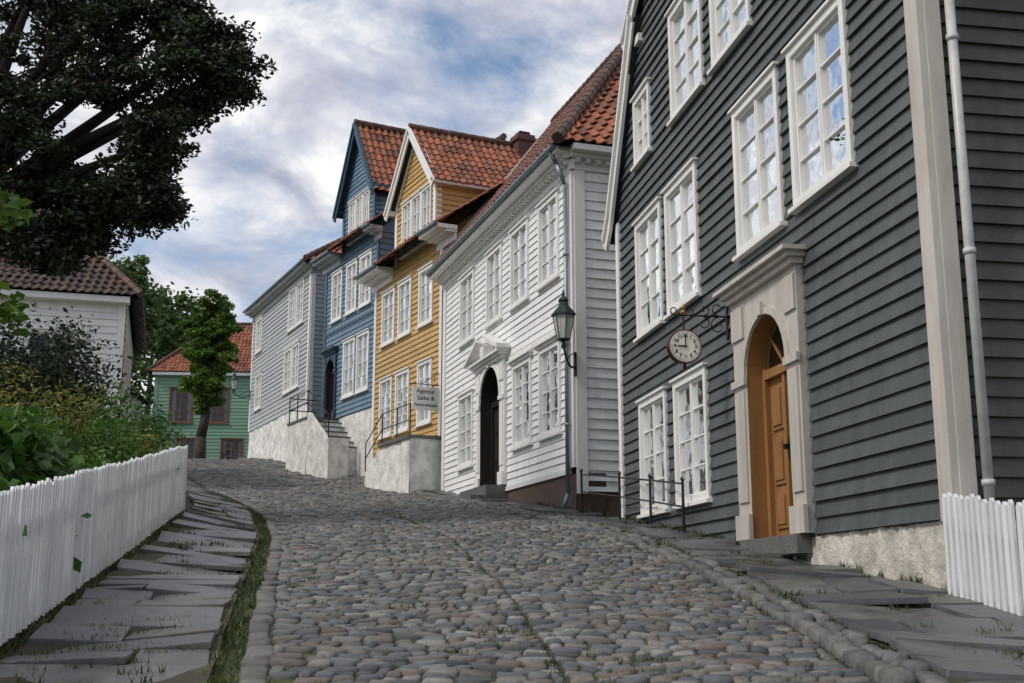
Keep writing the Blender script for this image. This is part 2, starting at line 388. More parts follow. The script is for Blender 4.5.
def portal(mb,F,s0,s1,zb,zs,S0,S1,ZT,wf,wd,mat,reveal,leaf,fan=True,n=14):
    c=(s0+s1)/2;r=(s1-s0)/2
    pts=[(c-r*math.cos(math.pi*i/n),zs+r*math.sin(math.pi*i/n)) for i in range(n+1)]
    mb.box(F,S0,s0,wd,wf,zb,ZT,mat); mb.box(F,s1,S1,wd,wf,zb,ZT,mat)
    for (x0,z0),(x1,z1) in zip(pts[:-1],pts[1:]):
        mb.poly([F.P(x0,wf-.003,z0),F.P(x1,wf-.003,z1),F.P(x1,wf-.003,ZT),F.P(x0,wf-.003,ZT)],mat)
        mb.poly([F.P(x0,wf-.003,z0),F.P(x1,wf-.003,z1),F.P(x1,wd,z1),F.P(x0,wd,z0)],reveal)
    for s,e in ((s0,.003),(s1,-.003)): mb.poly([F.P(s+e,wf-.005,zb),F.P(s+e,wd,zb),F.P(s+e,wd,zs),F.P(s+e,wf-.005,zs)],reveal)
    for k in range(n):
        (x0,z0),(x1,z1)=pts[k],pts[k+1]
        def o(x,z,g): return (c+(x-c)*g,zs+(z-zs)*g)
        a0,a1,b0,b1=o(x0,z0,1.02),o(x1,z1,1.02),o(x0,z0,1.16),o(x1,z1,1.16)
        mb.hexa([F.P(a0[0],wf,a0[1]),F.P(a1[0],wf,a1[1]),F.P(b1[0],wf,b1[1]),F.P(b0[0],wf,b0[1]),F.P(a0[0],wf+.03,a0[1]),F.P(a1[0],wf+.03,a1[1]),F.P(b1[0],wf+.03,b1[1]),F.P(b0[0],wf+.03,b0[1])],mat)
    mb.box(F,c-.07,c+.07,wf+.031,wf+.07,zs+r*1.0,zs+r*1.25,mat)
    for p,q in ((S0,s0),(s1,S1)):
        mb.box(F,p+.05,q-.05,wf,wf+.025,zb+.45,zs-.15,mat)
        mb.box(F,p-.02,q+.02,wf,wf+.05,zb,zb+.3,mat); mb.box(F,p-.015,q+.015,wf+.001,wf+.045,zs-.09,zs+.0,mat)
        mb.box(F,p+.02,q-.02,wf,wf+.03,ZT-.5,ZT-.1,mat)
    mb.box(F,S0-.04,S1+.04,-.02,wf+.07,ZT,ZT+.07,mat); mb.box(F,S0-.09,S1+.09,-.02,wf+.13,ZT+.07,ZT+.13,mat); mb.box(F,S0-.15,S1+.15,-.02,wf+.2,ZT+.13,ZT+.18,mat)
    mb.poly([F.P(s0,wd+.01,zb)]+[F.P(x,wd+.01,z) for x,z in pts]+[F.P(s1,wd+.01,zb)],leaf)
    f=wd+.012
    zl=zs-.05
    mb.box(F,s0,s0+.09,f,f+.06,zb,zs+.1,leaf); mb.box(F,s1-.09,s1,f,f+.06,zb,zs+.1,leaf); mb.box(F,s0+.09,s1-.09,f,f+.075,zl,zl+.11,leaf)
    mb.box(F,c-.035,c+.035,f,f+.05,zb+.02,zl,leaf)
    for p,q in ((s0+.16,c-.10),(c+.10,s1-.16)):
        H=zl-zb
        for u,v in ((.06,.28),(.33,.62),(.67,.95)):
            mb.box(F,p,q,f,f+.022,zb+H*u,zb+H*v,leaf); mb.box(F,p+.05,q-.05,f+.022,f+.04,zb+H*u+.05,zb+H*v-.05,leaf)
    mb.box(F,c-.1,c-.06,f+.05,f+.11,zb+1.0,zb+1.06,'iron'); mb.box(F,c-.115,c-.05,f+.03,f+.052,zb+.9,zb+1.12,'iron')
    if fan:
        rr=r*.80; P2=[(c-rr*math.cos(math.pi*i/n),zl+.14+rr*math.sin(math.pi*i/n)) for i in range(n+1)]
        mb.poly([F.P(x,f+.012,z) for x,z in P2],'dark'); mb.poly([F.P(x,f+.02,z) for x,z in P2],'glass')
        for an in (45,90,135):
            x=c-rr*math.cos(math.radians(an)); z=zl+.14+rr*math.sin(math.radians(an))
            mb.beam(F.P(c,f+.035,zl+.13),F.P(x,f+.035,z),.022,.022,leaf)
def roofslope(mb,F,a0,a1,w0,z0,w1,z1,mat='tile',lo=None,hi=None,tw=.235,th=.34,along='s'):
    L=math.hypot(w1-w0,z1-z0); rows=max(1,int(round(L/th))); 
    nw=(-(z1-z0)/L if w1>w0 else (z1-z0)/L); nz=abs(w1-w0)/L
    prof=[(0,.012),(.2,.0),(.42,.012),(.6,.05),(.8,.058),(1.0,.02)]
    def pt(a,v,h):
        t=v/L; w=w0+(w1-w0)*t+nw*h; z=z0+(z1-z0)*t+nz*h-.10*math.sin(math.pi*min(1,max(0,t))); return F.P(a,w,z)
    l0=lo(0) if lo else a0; h0=hi(0) if hi else a1; l1=lo(1) if lo else a0; h1=hi(1) if hi else a1
    mb.poly([pt(l0,0,-.14),pt(h0,0,-.14),pt(h1,L,-.14),pt(l1,L,-.14)],'dark')
    for r in range(rows):
        v0=r*L/rows; v1=(r+1.08)*L/rows
        if v1>L: v1=L
        t=(r+.5)/rows; l=lo(t) if lo else a0; h=hi(t) if hi else a1
        n=max(0,int(round((h-l)/tw)))
        for i in range(n):
            x0=l+(h-l)*i/n; ww=(h-l)/n; j=U(-.012,.012); jh=U(-.006,.008)
            vs=[];k=len(prof)
            for (u,hh) in prof: vs.append(pt(x0+u*ww,v0-.02+j,hh+.035+jh))
            for (u,hh) in prof: vs.append(pt(x0+u*ww,v1,hh+jh))
            for (u,hh) in prof: vs.append(pt(x0+u*ww,v0-.02+j,hh+.005))
            fs=[(q,q+1,k+q+1,k+q) for q in range(k-1)]+[(2*k+q,2*k+q+1,q+1,q) for q in range(k-1)]
            mb.raw(vs,fs,mat)
def ridge(mb,p,q,r=.11,mat='ridge'):
    p=Vector(p);q=Vector(q);L=(q-p).length;n=max(1,int(L/.33))
    for i in range(n):
        mb.tube(p.lerp(q,i/n),p.lerp(q,(i+1.05)/n),r*1.06,r*.94,mat,8)
def hbox(mb,F,s0,s1,depth,z0,z1,mat):
    P=F.P
    mb.poly([P(s0,-depth,z0),P(s1,-depth,z0),P(s1,-depth,z1),P(s0,-depth,z1)],mat)
def cross_gable(root,F,s0,s1,zm,ze,za,depth,wm,tm,ops,step,ovh=.28):
    mb=MB(); c=(s0+s1)/2
    def rng(z):
        if z<=ze: return (s0,s1)
        t=(z-ze)/(za-ze); return (s0+(c-s0)*t,s1-(s1-c)*t)
    clap(mb,F,s0,s1,zm,za,ops,step,wm,rng)
    for a,sg in ((s0,-1),(s1,1)):
        S=F.side(a,sg); clap(mb,S,0,depth,zm-1.6,ze,[],step,wm)
    mb.obj('gable_wall',root)
    mb=MB(); sl=(za-ze)/(c-s0)
    for sg in (-1,1):
        a=s0 if sg<0 else s1
        S=Fr(F.P(a,0,0)[:2],(-F.n[0],-F.n[1]),(F.d[0]*sg,F.d[1]*sg))
        half=abs(c-a)
        roofslope(mb,S,-ovh,depth,ovh,ze-ovh*sl+.08,-half,za+.08,'tile')
        mb.box(S,-ovh+.03,depth,.03,.26,ze-.32,ze-.16,tm)
    mb.obj('gable_roof',root); mb=MB()
    ridge(mb,F.P(c,ovh,za+.15),F.P(c,-depth,za+.15)); mb.obj('gable_ridge',root)
    mb=MB()
    for a in (s0,s1):
        e=a-ovh*1.15 if a==s0 else a+ovh*1.15
        zz=ze-ovh*1.15*sl
        mb.beam(F.P(e,ovh-.02,zz-.02),F.P(c,ovh-.02,za-.02),.05,.24,tm)
        mb.beam(F.P(e,ovh+.03,zz+.1),F.P(c,ovh+.03,za+.1),.05,.09,tm)
        mb.beam(F.P(a,.04,ze-.12) ,F.P(c,.04,za-.12),.05,.2,tm)
    mb.box(F,s0-.02,s0+.16,-.16,.05,zm,ze,tm); mb.box(F,s1-.16,s1+.02,-.16,.05,zm,ze,tm)
    mb.obj('gable_trim',root)
def cornice(mb,F,s0,s1,z,mat,w=.42,dent=True,gut='pipe'):
    mb.box(F,s0,s1,0,.06,z-.42,z-.2,mat); mb.box(F,s0-.02,s1+.02,0,w*.55,z-.2,z-.12,mat); mb.box(F,s0-.04,s1+.04,0,w,z-.12,z,mat)
    if dent:
        s=s0+.1
        while s<s1-.1: mb.box(F,s,s+.09,.06,w*.45,z-.29,z-.203,mat); s+=.22
    if gut: mb.tube(F.P(s0-.06,w+.06,z+.0),F.P(s1+.06,w+.06,z+.03),.055,.055,gut,10)
def roughwall(mb,F,s0,s1,zb,zt,w,mat,ns=40,nz=6,amp=.02,topj=.03):
    vs=[]
    for j in range(nz+1):
        for i in range(ns+1):
            s=s0+(s1-s0)*i/ns; x,y,_=F.P(s,0,0); b=zb if zb is not None else gz(x,y)-.2
            z=b+(zt-b)*j/nz+(U(-topj,topj) if j==nz else 0); vs.append(F.P(s,w+U(-amp,amp)+(.04*(1-j/nz)),z))
    k=ns+1
    mb.raw(vs,[(j*k+i,j*k+i+1,(j+1)*k+i+1,(j+1)*k+i) for j in range(nz) for i in range(ns)],mat)
    for s in (s0,s1):
        x,y,_=F.P(s,0,0); b=zb if zb is not None else gz(x,y)-.2
        mb.poly([F.P(s,w,b),F.P(s,-.6,b),F.P(s,-.6,zt),F.P(s,w,zt)],mat)
    mb.poly([F.P(s0,w+.02,zt),F.P(s1,w+.02,zt),F.P(s1,-.3,zt+.01),F.P(s0,-.3,zt+.01)],mat)
def leafobj(name,cent,size,mat,parent,aspect=.5,up=0):
    n=len(cent); a=RS.normal(size=(n,3)); a[:,2]*=.6; a/=np.linalg.norm(a,axis=1)[:,None]
    b=RS.normal(size=(n,3)); b-=a*(a*b).sum(1)[:,None]; b/=np.linalg.norm(b,axis=1)[:,None]
    s=(size*RS.uniform(.6,1.25,n))[:,None]
    v=np.empty((n,4,3)); v[:,0]=cent-a*s; v[:,1]=cent+b*s*aspect-a*s*.1; v[:,2]=cent+a*s; v[:,3]=cent-b*s*aspect-a*s*.1
    me=bpy.data.meshes.new(name); me.vertices.add(n*4); me.vertices.foreach_set('co',v.reshape(-1))
    me.loops.add(n*4); me.loops.foreach_set('vertex_index',np.arange(n*4)); me.polygons.add(n)
    me.polygons.foreach_set('loop_start',np.arange(n)*4); me.polygons.foreach_set('loop_total',np.full(n,4))
    me.materials.append(M[mat]); me.update(calc_edges=True)
    o=bpy.data.objects.new(name,me); C.objects.link(o); o.parent=parent; return o
# ================================================================ GREY HOUSE
g=empty('grey_clapboard_house'); F=frame(5.48-.172*10.17,10.17,.172)
GW=[(8.03,9.5,1.26,3.08,4),(6.15,7.62,1.27,3.09,4),(8.05,9.5,4.14,6.10,4),(6.3,7.8,4.14,6.10,4),(3.25,4.75,4.22,6.17,4),(1.42,2.92,4.27,6.17,4),(5.85,7.35,7.08,8.85,4),(4.0,5.45,7.08,8.85,4),(8.5,9.45,7.1,8.3,3),(1.8,3.2,7.08,8.85,4)]
W=10.72;Z1=6.5;Z2=9.6;r2=1.75;ZA=12.6
def grng(z):
    if z<=Z1: return (0,W)
    if z<=Z2: t=(z-Z1)/(Z2-Z1); return (r2*t,W-r2*t)
    t=(z-Z2)/(ZA-Z2); return (r2+(W/2-r2)*t,W-r2-(W/2-r2)*t)
portal_op=(2.84,4.92,.5,3.74)
mb=MB(); ops=[op(w) for w in GW]+[portal_op]
clap(mb,F,.0,W,.64,ZA,ops,.172,'grey',grng,.036); mb.obj('front_wall',g)
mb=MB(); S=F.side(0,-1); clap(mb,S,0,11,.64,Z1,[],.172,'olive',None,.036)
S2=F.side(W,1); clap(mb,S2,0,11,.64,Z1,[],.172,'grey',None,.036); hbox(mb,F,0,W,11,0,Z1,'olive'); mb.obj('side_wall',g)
mb=MB()
for i,w in enumerate(GW): window(mb,F,w[0],w[1],w[2],w[3],1,w[4],'trim',curt=(0.08 if i in (4,5) else None))
mb.obj('windows',g)
mb=MB(); mb.lathe(F.P(1.8,-.14,4.37),[(.06,0),(.09,.15),(.08,.15),(0,.14)],'pot',10); mb.path([F.P(1.8,-.14,4.5),F.P(1.82,-.14,4.8)],.01,.005,'bark',4); mb.obj('plant_pot',g)
leafobj('plant_pot_leaves',np.array(F.P(1.8,-.14,4.78))[None]+RS.normal(size=(170,3))*np.array([.05,.10,.15]),.05,'hydr',g)
mb=MB(); portal(mb,F,3.22,4.48,.66,2.62,2.86,4.9,3.62,.10,-.17,'cream','ochre','ochre'); 
mb.box(F,3.0,4.75,-.24,.17,.45,.655,'kerb'); mb.obj('arched_door',g)
mb=MB()
mb.box(F,-.05,.17,.0,.07,.62,Z1,'cream'); mb.box(S,.0,.15,.0,.068,.62,Z1,'cream')
mb.box(F,W-.14,W+.05,0,.06,.8,Z1,'trim')
mb.obj('corner_board',g)
mb=MB(); 
mb.tube(S.P(.22,.12,.5),S.P(.22,.12,6.4),.045,.045,'wpipe',12)
for z in (.9,2.9,4.9): mb.tube(S.P(.22,.12,z),S.P(.22,.12,z+.05),.056,.056,'wpipe',12)
mb.obj('downpipe',g,True)
mb=MB(); roughwall(mb,F,-.03,6,-.6,.63,-.0,'plaster',90,10,.022,.012); roughwall(mb,S,0,11,-.6,.63,-.0,'plaster',60,8,.022); mb.obj('foundation',g,True)
mb=MB()
ov=.14
def rk(p,q,wd=.26):
    mb.beam(F.P(p[0],ov,p[1]),F.P(q[0],ov,q[1]),.06,wd,'trim'); mb.beam(F.P(p[0],ov+.05,p[1]+.13),F.P(q[0],ov+.05,q[1]+.13),.06,.08,'trim')
for sg in (0,1):
    f=(lambda s:s) if sg==0 else (lambda s:W-s)
    rk((f(-.42),Z1-.32),(f(-.1),Z1+.05)); rk((f(-.1),Z1+.05),(f(r2-.1),Z2+.0))
    rk((f(r2-.65),Z2-.25),(f(W/2),ZA+.1))
    mb.box(F,min(f(r2-.6),f(r2+.1)),max(f(r2-.6),f(r2+.1)),-11,ov-.04,Z2-.42,Z2-.28,'trim')
mb.obj('bargeboards',g)
mb=MB()
for sg in (0,1):
    a=0 if sg==0 else W
    SS=Fr(F.P(a,0,0)[:2],(-F.n[0],-F.n[1]),(-F.d[0],-F.d[1]) if sg==0 else F.d)
    roofslope(mb,SS,-ov,11,.42,Z1-.2,-r2,Z2+.1,'dtile'); roofslope(mb,SS,-ov,11,-r2+.65,Z2-.1,-W/2,ZA+.25,'dtile')
mb.obj('gambrel_roof',g)
# ================================================================ WHITE HOUSE
h=empty('white_clapboard_house'); F=frame(8.54-.318*23,23,.318); WL=10.15; ZE=8.78; ZB=2.4
WW=[(7.1,8.45,6.38,8.2,4,0),(4.72,5.98,6.38,8.2,4,0),(2.75,4.02,6.38,8.2,4,0),(.78,2.05,6.38,8.2,4,0),(7.15,8.5,3.17,5.05,4,0),(2.57,3.88,3.17,5.05,4,1),(.75,2.05,3.17,5.05,4,1)]
mb=MB(); clap(mb,F,0,WL,ZB,ZE-.1,[op(w) for w in WW]+[(4.35,6.65,2.3,5.35)],.155,'white',None,.026); mb.obj('front_wall',h)
mb=MB(); S=F.side(0,-1); clap(mb,S,0,7.2,1.95,ZE-.1,[],.2,'white',None,.03); S2=F.side(WL,1); clap(mb,S2,0,7.2,ZB,ZE,[],.2,'white'); hbox(mb,F,0,WL,7.2,2,ZE,'white'); mb.obj('side_wall',h)
mb=MB()
for w in WW: window(mb,F,w[0],w[1],w[2],w[3],1,w[4],'trim',crown=w[5])
mb.obj('windows',h)
mb=MB(); portal(mb,F,4.68,6.28,2.45,4.5,4.36,6.64,5.35,.10,-.25,'trim','dkdoor','dkdoor')
for sg in (-1,1):
    c=5.5; last=None
    for i in range(9):
        t=i/8; s=c+sg*(1.45-1.15*t); z=5.57+.42*(t**1.6)+.05*math.sin(t*3.1); p=F.P(s,.22,z)
        if last: mb.beam(last,p,.3,.09,'trim')
        last=p
mb.box(F,5.35,5.65,.05,.3,5.54,5.8,'trim'); mb.lathe(F.P(5.5,.18,5.8),[(.08,0),(.13,.08),(.1,.2),(.03,.3),(0,.34)],'trim',10)
mb.box(F,4.4,6.6,-.3,.5,1.9,2.44,'slab'); mb.box(F,4.6,6.4,.5,.8,1.6,2.22,'slab')
mb.obj('arched_door',h)
mb=MB(); cornice(mb,F,-.1,WL+.15,ZE,'trim'); cornice(mb,S,-.1,7.2,ZE,'trim',gut=None)
mb.box(F,-.04,.26,0,.06,ZB,ZE-.43,'trim'); mb.box(S,0,.22,0,.058,1.9,ZE-.43,'trim'); mb.box(F,WL-.22,WL+.03,0,.06,ZB,ZE-.43,'trim')
mb.box(F,.3,4.1,0,.07,5.2,5.3,'trim'); mb.box(F,.26,WL-.22,.0,.05,ZB-.1,ZB,'trim')
mb.obj('cornice',h)
mb=MB(); p=[F.P(.12,.46,ZE-.02),F.P(.12,.3,ZE-.3),F.P(.12,.13,ZE-.7),F.P(.12,.13,1.9),F.P(.12,.22,1.65)]; mb.path(p,.045,.045,'pipe',10)
for z in (3.2,4.8,6.6): mb.tube(F.P(.12,.13,z),F.P(.12,.13,z+.06),.057,.057,'pipe',10)
mb.obj('downpipe',h,True)
mb=MB(); roughwall(mb,F,-.02,4.34,None,ZB-.1,0,'brownbase',30,5,.008,.005); roughwall(mb,F,6.7,WL,None,ZB-.1,0,'whitewash',20,5,.008,.005); roughwall(mb,S,0,7.2,.8,1.95,-.01,'brownbase',20,5); mb.obj('foundation',h,True)
mb=MB(); RW=-3.34;RZ=13.8;ew=.46;ez=ZE+.03;hp=4.3
lo=lambda t:-.4+(hp+.4)*t
roofslope(mb,F,0,0,ew,ez,RW,RZ,'shade_tile',lo,lambda t:WL+.25)  # street slope gets the tile with shade in its colour, hip end the brighter
HF=Fr(F.P(0,0,0)[:2],(-F.n[0],-F.n[1]),(-F.d[0],-F.d[1]))
D=3.34
roofslope(mb,HF,0,0,.4,ez,-hp,RZ,'tile',lambda t:-ew+(D+ew)*t,lambda t:2*D+ew-(D+ew)*t)
mb.poly([F.P(-.4,-2*D-ew,ez),F.P(WL+.25,-2*D-ew,ez),F.P(WL+.25,RW,RZ),F.P(hp,RW,RZ)],'dtile')
mb.obj('tiled_roof',h)
mb=MB(); ridge(mb,F.P(hp,RW,RZ+.05),F.P(WL+.25,RW,RZ+.05),.13); ridge(mb,F.P(-.38,ew,ez+.04),F.P(hp,RW,RZ+.05),.12); mb.obj('ridge_tiles',h)
mb=MB(); mb.beam(F.P(WL+.26,ew,ez-.05),F.P(WL+.26,RW,RZ-.05),.05,.22,'trim')
mb.poly([F.P(WL,0,ZE-.1),F.P(WL,RW,RZ-.1),F.P(WL,-2*D,ZE-.1)],'white'); mb.obj('verge',h)
# ================================================================ YELLOW HOUSE
h=empty('yellow_clapboard_house'); F=frame(14.3-.49*33.4,33.4,.49); WL=5.35; ZB=3.75; ZE=10.1
YW=[(3.5,4.65,7.72,9.45,4),(2.1,3.2,7.72,9.45,4),(.4,1.5,7.72,9.45,4),(3.6,4.7,4.8,6.65,4),(2.15,3.3,4.8,6.65,4),(.4,1.5,4.8,6.65,4)]
mb=MB(); clap(mb,F,-.3,WL,ZB,ZE,[op(w) for w in YW],.16,'yellow'); S2=F.side(WL,1); clap(mb,S2,0,8,ZB,ZE,[],.2,'yellow'); S=F.side(-.3,-1); clap(mb,S,0,8,ZB,ZE,[],.2,'yellow'); mb.obj('front_wall',h)
mb=MB()
for w in YW: window(mb,F,*w[:4],1,4,'trim')
for a in (.62,1.42,2.22): window(mb,F,a,a+.78,10.25,11.95,1,3,'trim',.08)
mb.obj('windows',h)
cross_gable(h,F,.3,3.6,ZE,12.1,14.0,3.6,'yellow','trim',[(.65,2.97,10.28,11.92)],.16)
mb=MB(); cornice(mb,F,3.78,WL+.3,ZE+.02,'trim',.6,False); cornice(mb,F,-1.2,.12,ZE+.02,'trim',.6,False)
mb.box(F,WL-.16,WL+.03,0,.05,ZB,ZE-.4,'trim'); mb.box(F,-.3,-.12,0,.05,ZB,ZE-.4,'trim'); mb.box(F,-.3,WL,0,.045,ZB-.1,ZB,'trim'); mb.obj('trim_boards',h)
mb=MB(); roofslope(mb,F,-1.2,WL+.3,.6,ZE+.04,-4.5,14.0); mb.poly([F.P(-1.2,-9,ZE),F.P(WL+.3,-9,ZE),F.P(WL+.3,-4.5,14),F.P(-1.2,-4.5,14)],'dtile')
mb.poly([F.P(-.3,0,ZE),F.P(-.3,-4.5,13.9),F.P(-.3,-8,ZE)],'yellow'); mb.poly([F.P(WL,0,ZE),F.P(WL,-4.5,13.9),F.P(WL,-8,ZE)],'yellow')
mb.obj('tiled_roof',h); mb=MB(); ridge(mb,F.P(-1.2,-4.5,14.08),F.P(WL+.3,-4.5,14.08)); mb.obj('ridge_tiles',h)
mb=MB(); CF=Fr((.2,36.2),(-.44,.9),(-.9,-.44))
mb.box(CF,0,.6,-.6,0,12.4,14.2,'brick'); mb.box(CF,-.06,.66,-.66,.06,14.2,14.3,'brick'); mb.box(CF,.0,.6,-.6,0,14.3,14.42,'brick'); mb.box(CF,.12,.48,-.48,-.12,14.42,14.55,'dark'); mb.obj('chimney',h)
mb=MB(); roughwall(mb,F,-.3,WL,None,ZB-.1,0,'whitewash',24,5,.01,.005); mb.obj('foundation',h,True)
mb=MB()
roughwall(mb,Fr(F.P(0,1.0,0)[:2],F.d,F.n),-.5,1.9,None,4.2,0,'whitewash',16,6,.012,.005)
St=Fr(F.P(-.5,0,0)[:2],F.n,(-F.d[0],-F.d[1])); roughwall(mb,St,0,1.02,None,4.2,0,'whitewash',8,6,.012,.005)
mb.box(F,-.55,1.9,.0,1.08,4.19,4.28,'slab')
for i in range(4): mb.box(F,1.9+.32*i,1.9+.32*(i+1),0,1.0,3.0,4.1-.17*i,'whitewash')
mb.obj('stone_stoop',h)
mb=MB()
for s in (-.4,.6,1.8): mb.tube(F.P(s,.98,4.25),F.P(s,.98,5.15),.018,.018,'iron')
for dz in (.9,.45): mb.tube(F.P(-.4,.98,4.25+dz),F.P(1.8,.98,4.25+dz),.016,.016,'iron')
for dz in (.9,.45): mb.tube(F.P(1.8,.98,4.25+dz),F.P(3.2,.98,3.55+dz),.016,.016,'iron')
mb.tube(F.P(3.2,.98,3.3),F.P(3.2,.98,4.45),.018,.018,'iron'); mb.obj('stoop_railing',h)
FY=F
# ================================================================ BLUE HOUSE
h=empty('blue_clapboard_house'); F=frame(16.7-.55*38.3,38.3,.55); WL=4.95; ZB=6.0; ZE=11.9
BW=[(3.25,4.25,9.5,11.3,4),(1.85,2.85,9.5,11.3,4),(.55,1.6,9.5,11.3,4),(1.85,2.95,6.6,8.6,4),(.6,1.7,6.6,8.6,4)]
mb=MB(); clap(mb,F,0,WL,ZB,ZE,[op(w) for w in BW]+[(3.55,4.7,5.9,8.6)],.16,'blue'); S2=F.side(WL,1); clap(mb,S2,0,8,ZB,ZE,[],.2,'blue'); S=F.side(0,-1); clap(mb,S,0,8,ZB,ZE,[],.2,'blue'); mb.obj('front_wall',h)
mb=MB()
for w in BW: window(mb,F,*w[:4],1,4,'trim')
for a in (.85,1.5,2.15): window(mb,F,a,a+.62,12.05,13.55,1,3,'trim',.07)
mb.obj('windows',h)
mb=MB(); portal(mb,F,3.72,4.55,5.98,7.75,3.58,4.68,8.35,.06,-.2,'dblue','reddoor','reddoor',n=8); mb.obj('door',h)
cross_gable(h,F,.4,3.35,ZE,13.65,16.1,3.8,'blue','dblue',[(.9,2.72,12.1,13.5)],.16)
mb=MB(); cornice(mb,F,3.5,WL+.3,ZE+.02,'lgrey',.45,False); cornice(mb,F,-.2,.3,ZE+.02,'lgrey',.45,False)
mb.box(F,WL-.16,WL+.03,0,.05,ZB,ZE-.4,'dblue'); mb.box(F,-.02,.14,0,.05,ZB,ZE-.4,'dblue'); mb.box(F,0,WL,0,.05,9.1,9.2,'dblue'); mb.obj('trim_boards',h)
mb=MB(); roofslope(mb,F,-.3,WL+.3,.5,ZE+.04,-4.5,15.8); mb.poly([F.P(-.3,-9,ZE),F.P(WL+.3,-9,ZE),F.P(WL+.3,-4.5,15.8),F.P(-.3,-4.5,15.8)],'dtile')
for s in (0,WL): mb.poly([F.P(s,0,ZE),F.P(s,-4.5,15.7),F.P(s,-8,ZE)],'blue')
mb.obj('tiled_roof',h); mb=MB(); ridge(mb,F.P(-.3,-4.5,15.88),F.P(WL+.3,-4.5,15.88)); mb.obj('ridge_tiles',h)
mb=MB(); roughwall(mb,F,-.1,WL,None,ZB-.03,0,'whitewash',24,5,.012,.005)
roughwall(mb,Fr(F.P(0,1.1,0)[:2],F.d,F.n),3.3,5.4,None,5.9,0,'whitewash',16,6,.012,.005)
mb.obj('foundation',h,True)
mb=MB(); mb.box(F,3.3,5.4,-.0,1.07,4.0,5.9,'whitewash'); mb.box(F,3.25,5.45,0,1.14,5.905,5.98,'slab')
for i in range(6): mb.box(F,3.3-.3*(i+1),3.3-.3*i,.003,.98,3.4,5.75-.2*i,'whitewash'); mb.box(F,3.29-.3*(i+1),3.3-.3*i,.002,.985,5.751-.2*i,5.80-.2*i,'slab')
# white parapet closing the street side and the foot of the flight
P=F.P
mb.hexa([P(3.24,.99,3.4),P(1.3,.99,3.4),P(1.3,1.14,3.4),P(3.24,1.14,3.4),P(3.24,.99,6.1),P(1.3,.99,4.95),P(1.3,1.14,4.95),P(3.24,1.14,6.1)],'whitewash')
mb.box(F,1.15,1.3,.45,1.14,3.4,5.0,'whitewash')
mb.obj('stone_stoop',h)
mb=MB()
for s in (5.35,4.5,3.4): mb.tube(F.P(s,1.08,5.95),F.P(s,1.08,6.9),.02,.02,'iron')
for dz in (.92,.5): mb.tube(F.P(3.4,1.08,5.95+dz),F.P(5.35,1.08,5.95+dz),.018,.018,'iron'); mb.tube(F.P(3.4,1.06,5.95+dz),F.P(1.4,1.06,4.85+dz),.018,.018,'iron'); mb.tube(F.P(5.35,1.08,5.95+dz),F.P(5.35,.05,5.95+dz),.018,.018,'iron')
mb.tube(F.P(1.4,1.06,4.9),F.P(1.4,1.06,5.77),.02,.02,'iron'); mb.obj('stoop_railing',h)
# ================================================================ LIGHT GREY HOUSE
h=empty('light_grey_clapboard_house'); F=frame(13.45-.47*45,45,.47); WL=9.45; ZB=7.15; ZE=12.55
LW=[(7.65,8.8,10.55,12.1,3),(.95,2.0,10.45,12.2,4),(2.15,3.2,10.45,12.2,4),(1.3,2.4,7.95,9.75,4),(2.5,3.6,7.95,9.75,4),(7.3,8.5,7.95,9.55,3)]
mb=MB(); clap(mb,F,0,WL,ZB,ZE,[op(w) for w in LW],.18,'lgrey'); S=F.side(0,-1); clap(mb,S,0,8,6,ZE,[],.18,'lgrey'); S2=F.side(WL,1); clap(mb,S2,0,8,6,ZE,[],.18,'lgrey'); hbox(mb,F,0,WL,8,5,ZE,'lgrey'); mb.obj('front_wall',h)
mb=MB()
for w in LW: window(mb,F,*w[:4],1,w[4],'trim')
mb.obj('windows',h)
mb=MB(); cornice(mb,F,-.1,WL+.1,ZE+.05,'lgrey',.4,False); mb.box(F,-.02,.16,0,.05,ZB,ZE-.4,'trim'); mb.box(S,0,.16,0,.048,6,ZE-.4,'trim'); mb.box(F,WL-.16,WL+.02,0,.05,ZB,ZE-.4,'trim'); mb.box(S,-.1,8,0,.3,ZE-.1,ZE+.05,'lgrey'); mb.obj('trim_boards',h)
mb=MB(); roughwall(mb,F,0,WL,None,ZB-.02,0,'whitewash',30,5,.02,.01); roughwall(mb,S,0,8,4.5,6.2,-.01,'whitewash',10,5); mb.obj('foundation',h,True)
mb=MB(); HF=Fr(F.P(0,0,0)[:2],(-F.n[0],-F.n[1]),(-F.d[0],-F.d[1])); D=4;hp=2.2
roofslope(mb,F,0,0,.4,ZE+.06,-D,15.6,'tile',lambda t:-.35+(hp+.35)*t,lambda t:WL+.35-(hp+.35)*t)
roofslope(mb,HF,0,0,.35,ZE+.06,-hp,15.6,'tile',lambda t:-.4+(D+.4)*t,lambda t:2*D+.4-(D+.4)*t)
mb.poly([F.P(-.35,-2*D-.4,ZE),F.P(WL+.35,-2*D-.4,ZE),F.P(WL-hp,-D,15.6),F.P(hp,-D,15.6)],'dtile')
mb.poly([F.P(WL+.35,-2*D-.4,ZE),F.P(WL+.35,.4,ZE),F.P(WL-hp,-D,15.6)],'dtile')
mb.obj('tiled_roof',h); mb=MB(); ridge(mb,F.P(hp,-D,15.7),F.P(WL-hp,-D,15.7)); ridge(mb,F.P(-.33,.38,ZE+.12),F.P(hp,-D,15.7)); mb.obj('ridge_tiles',h)
FF=F
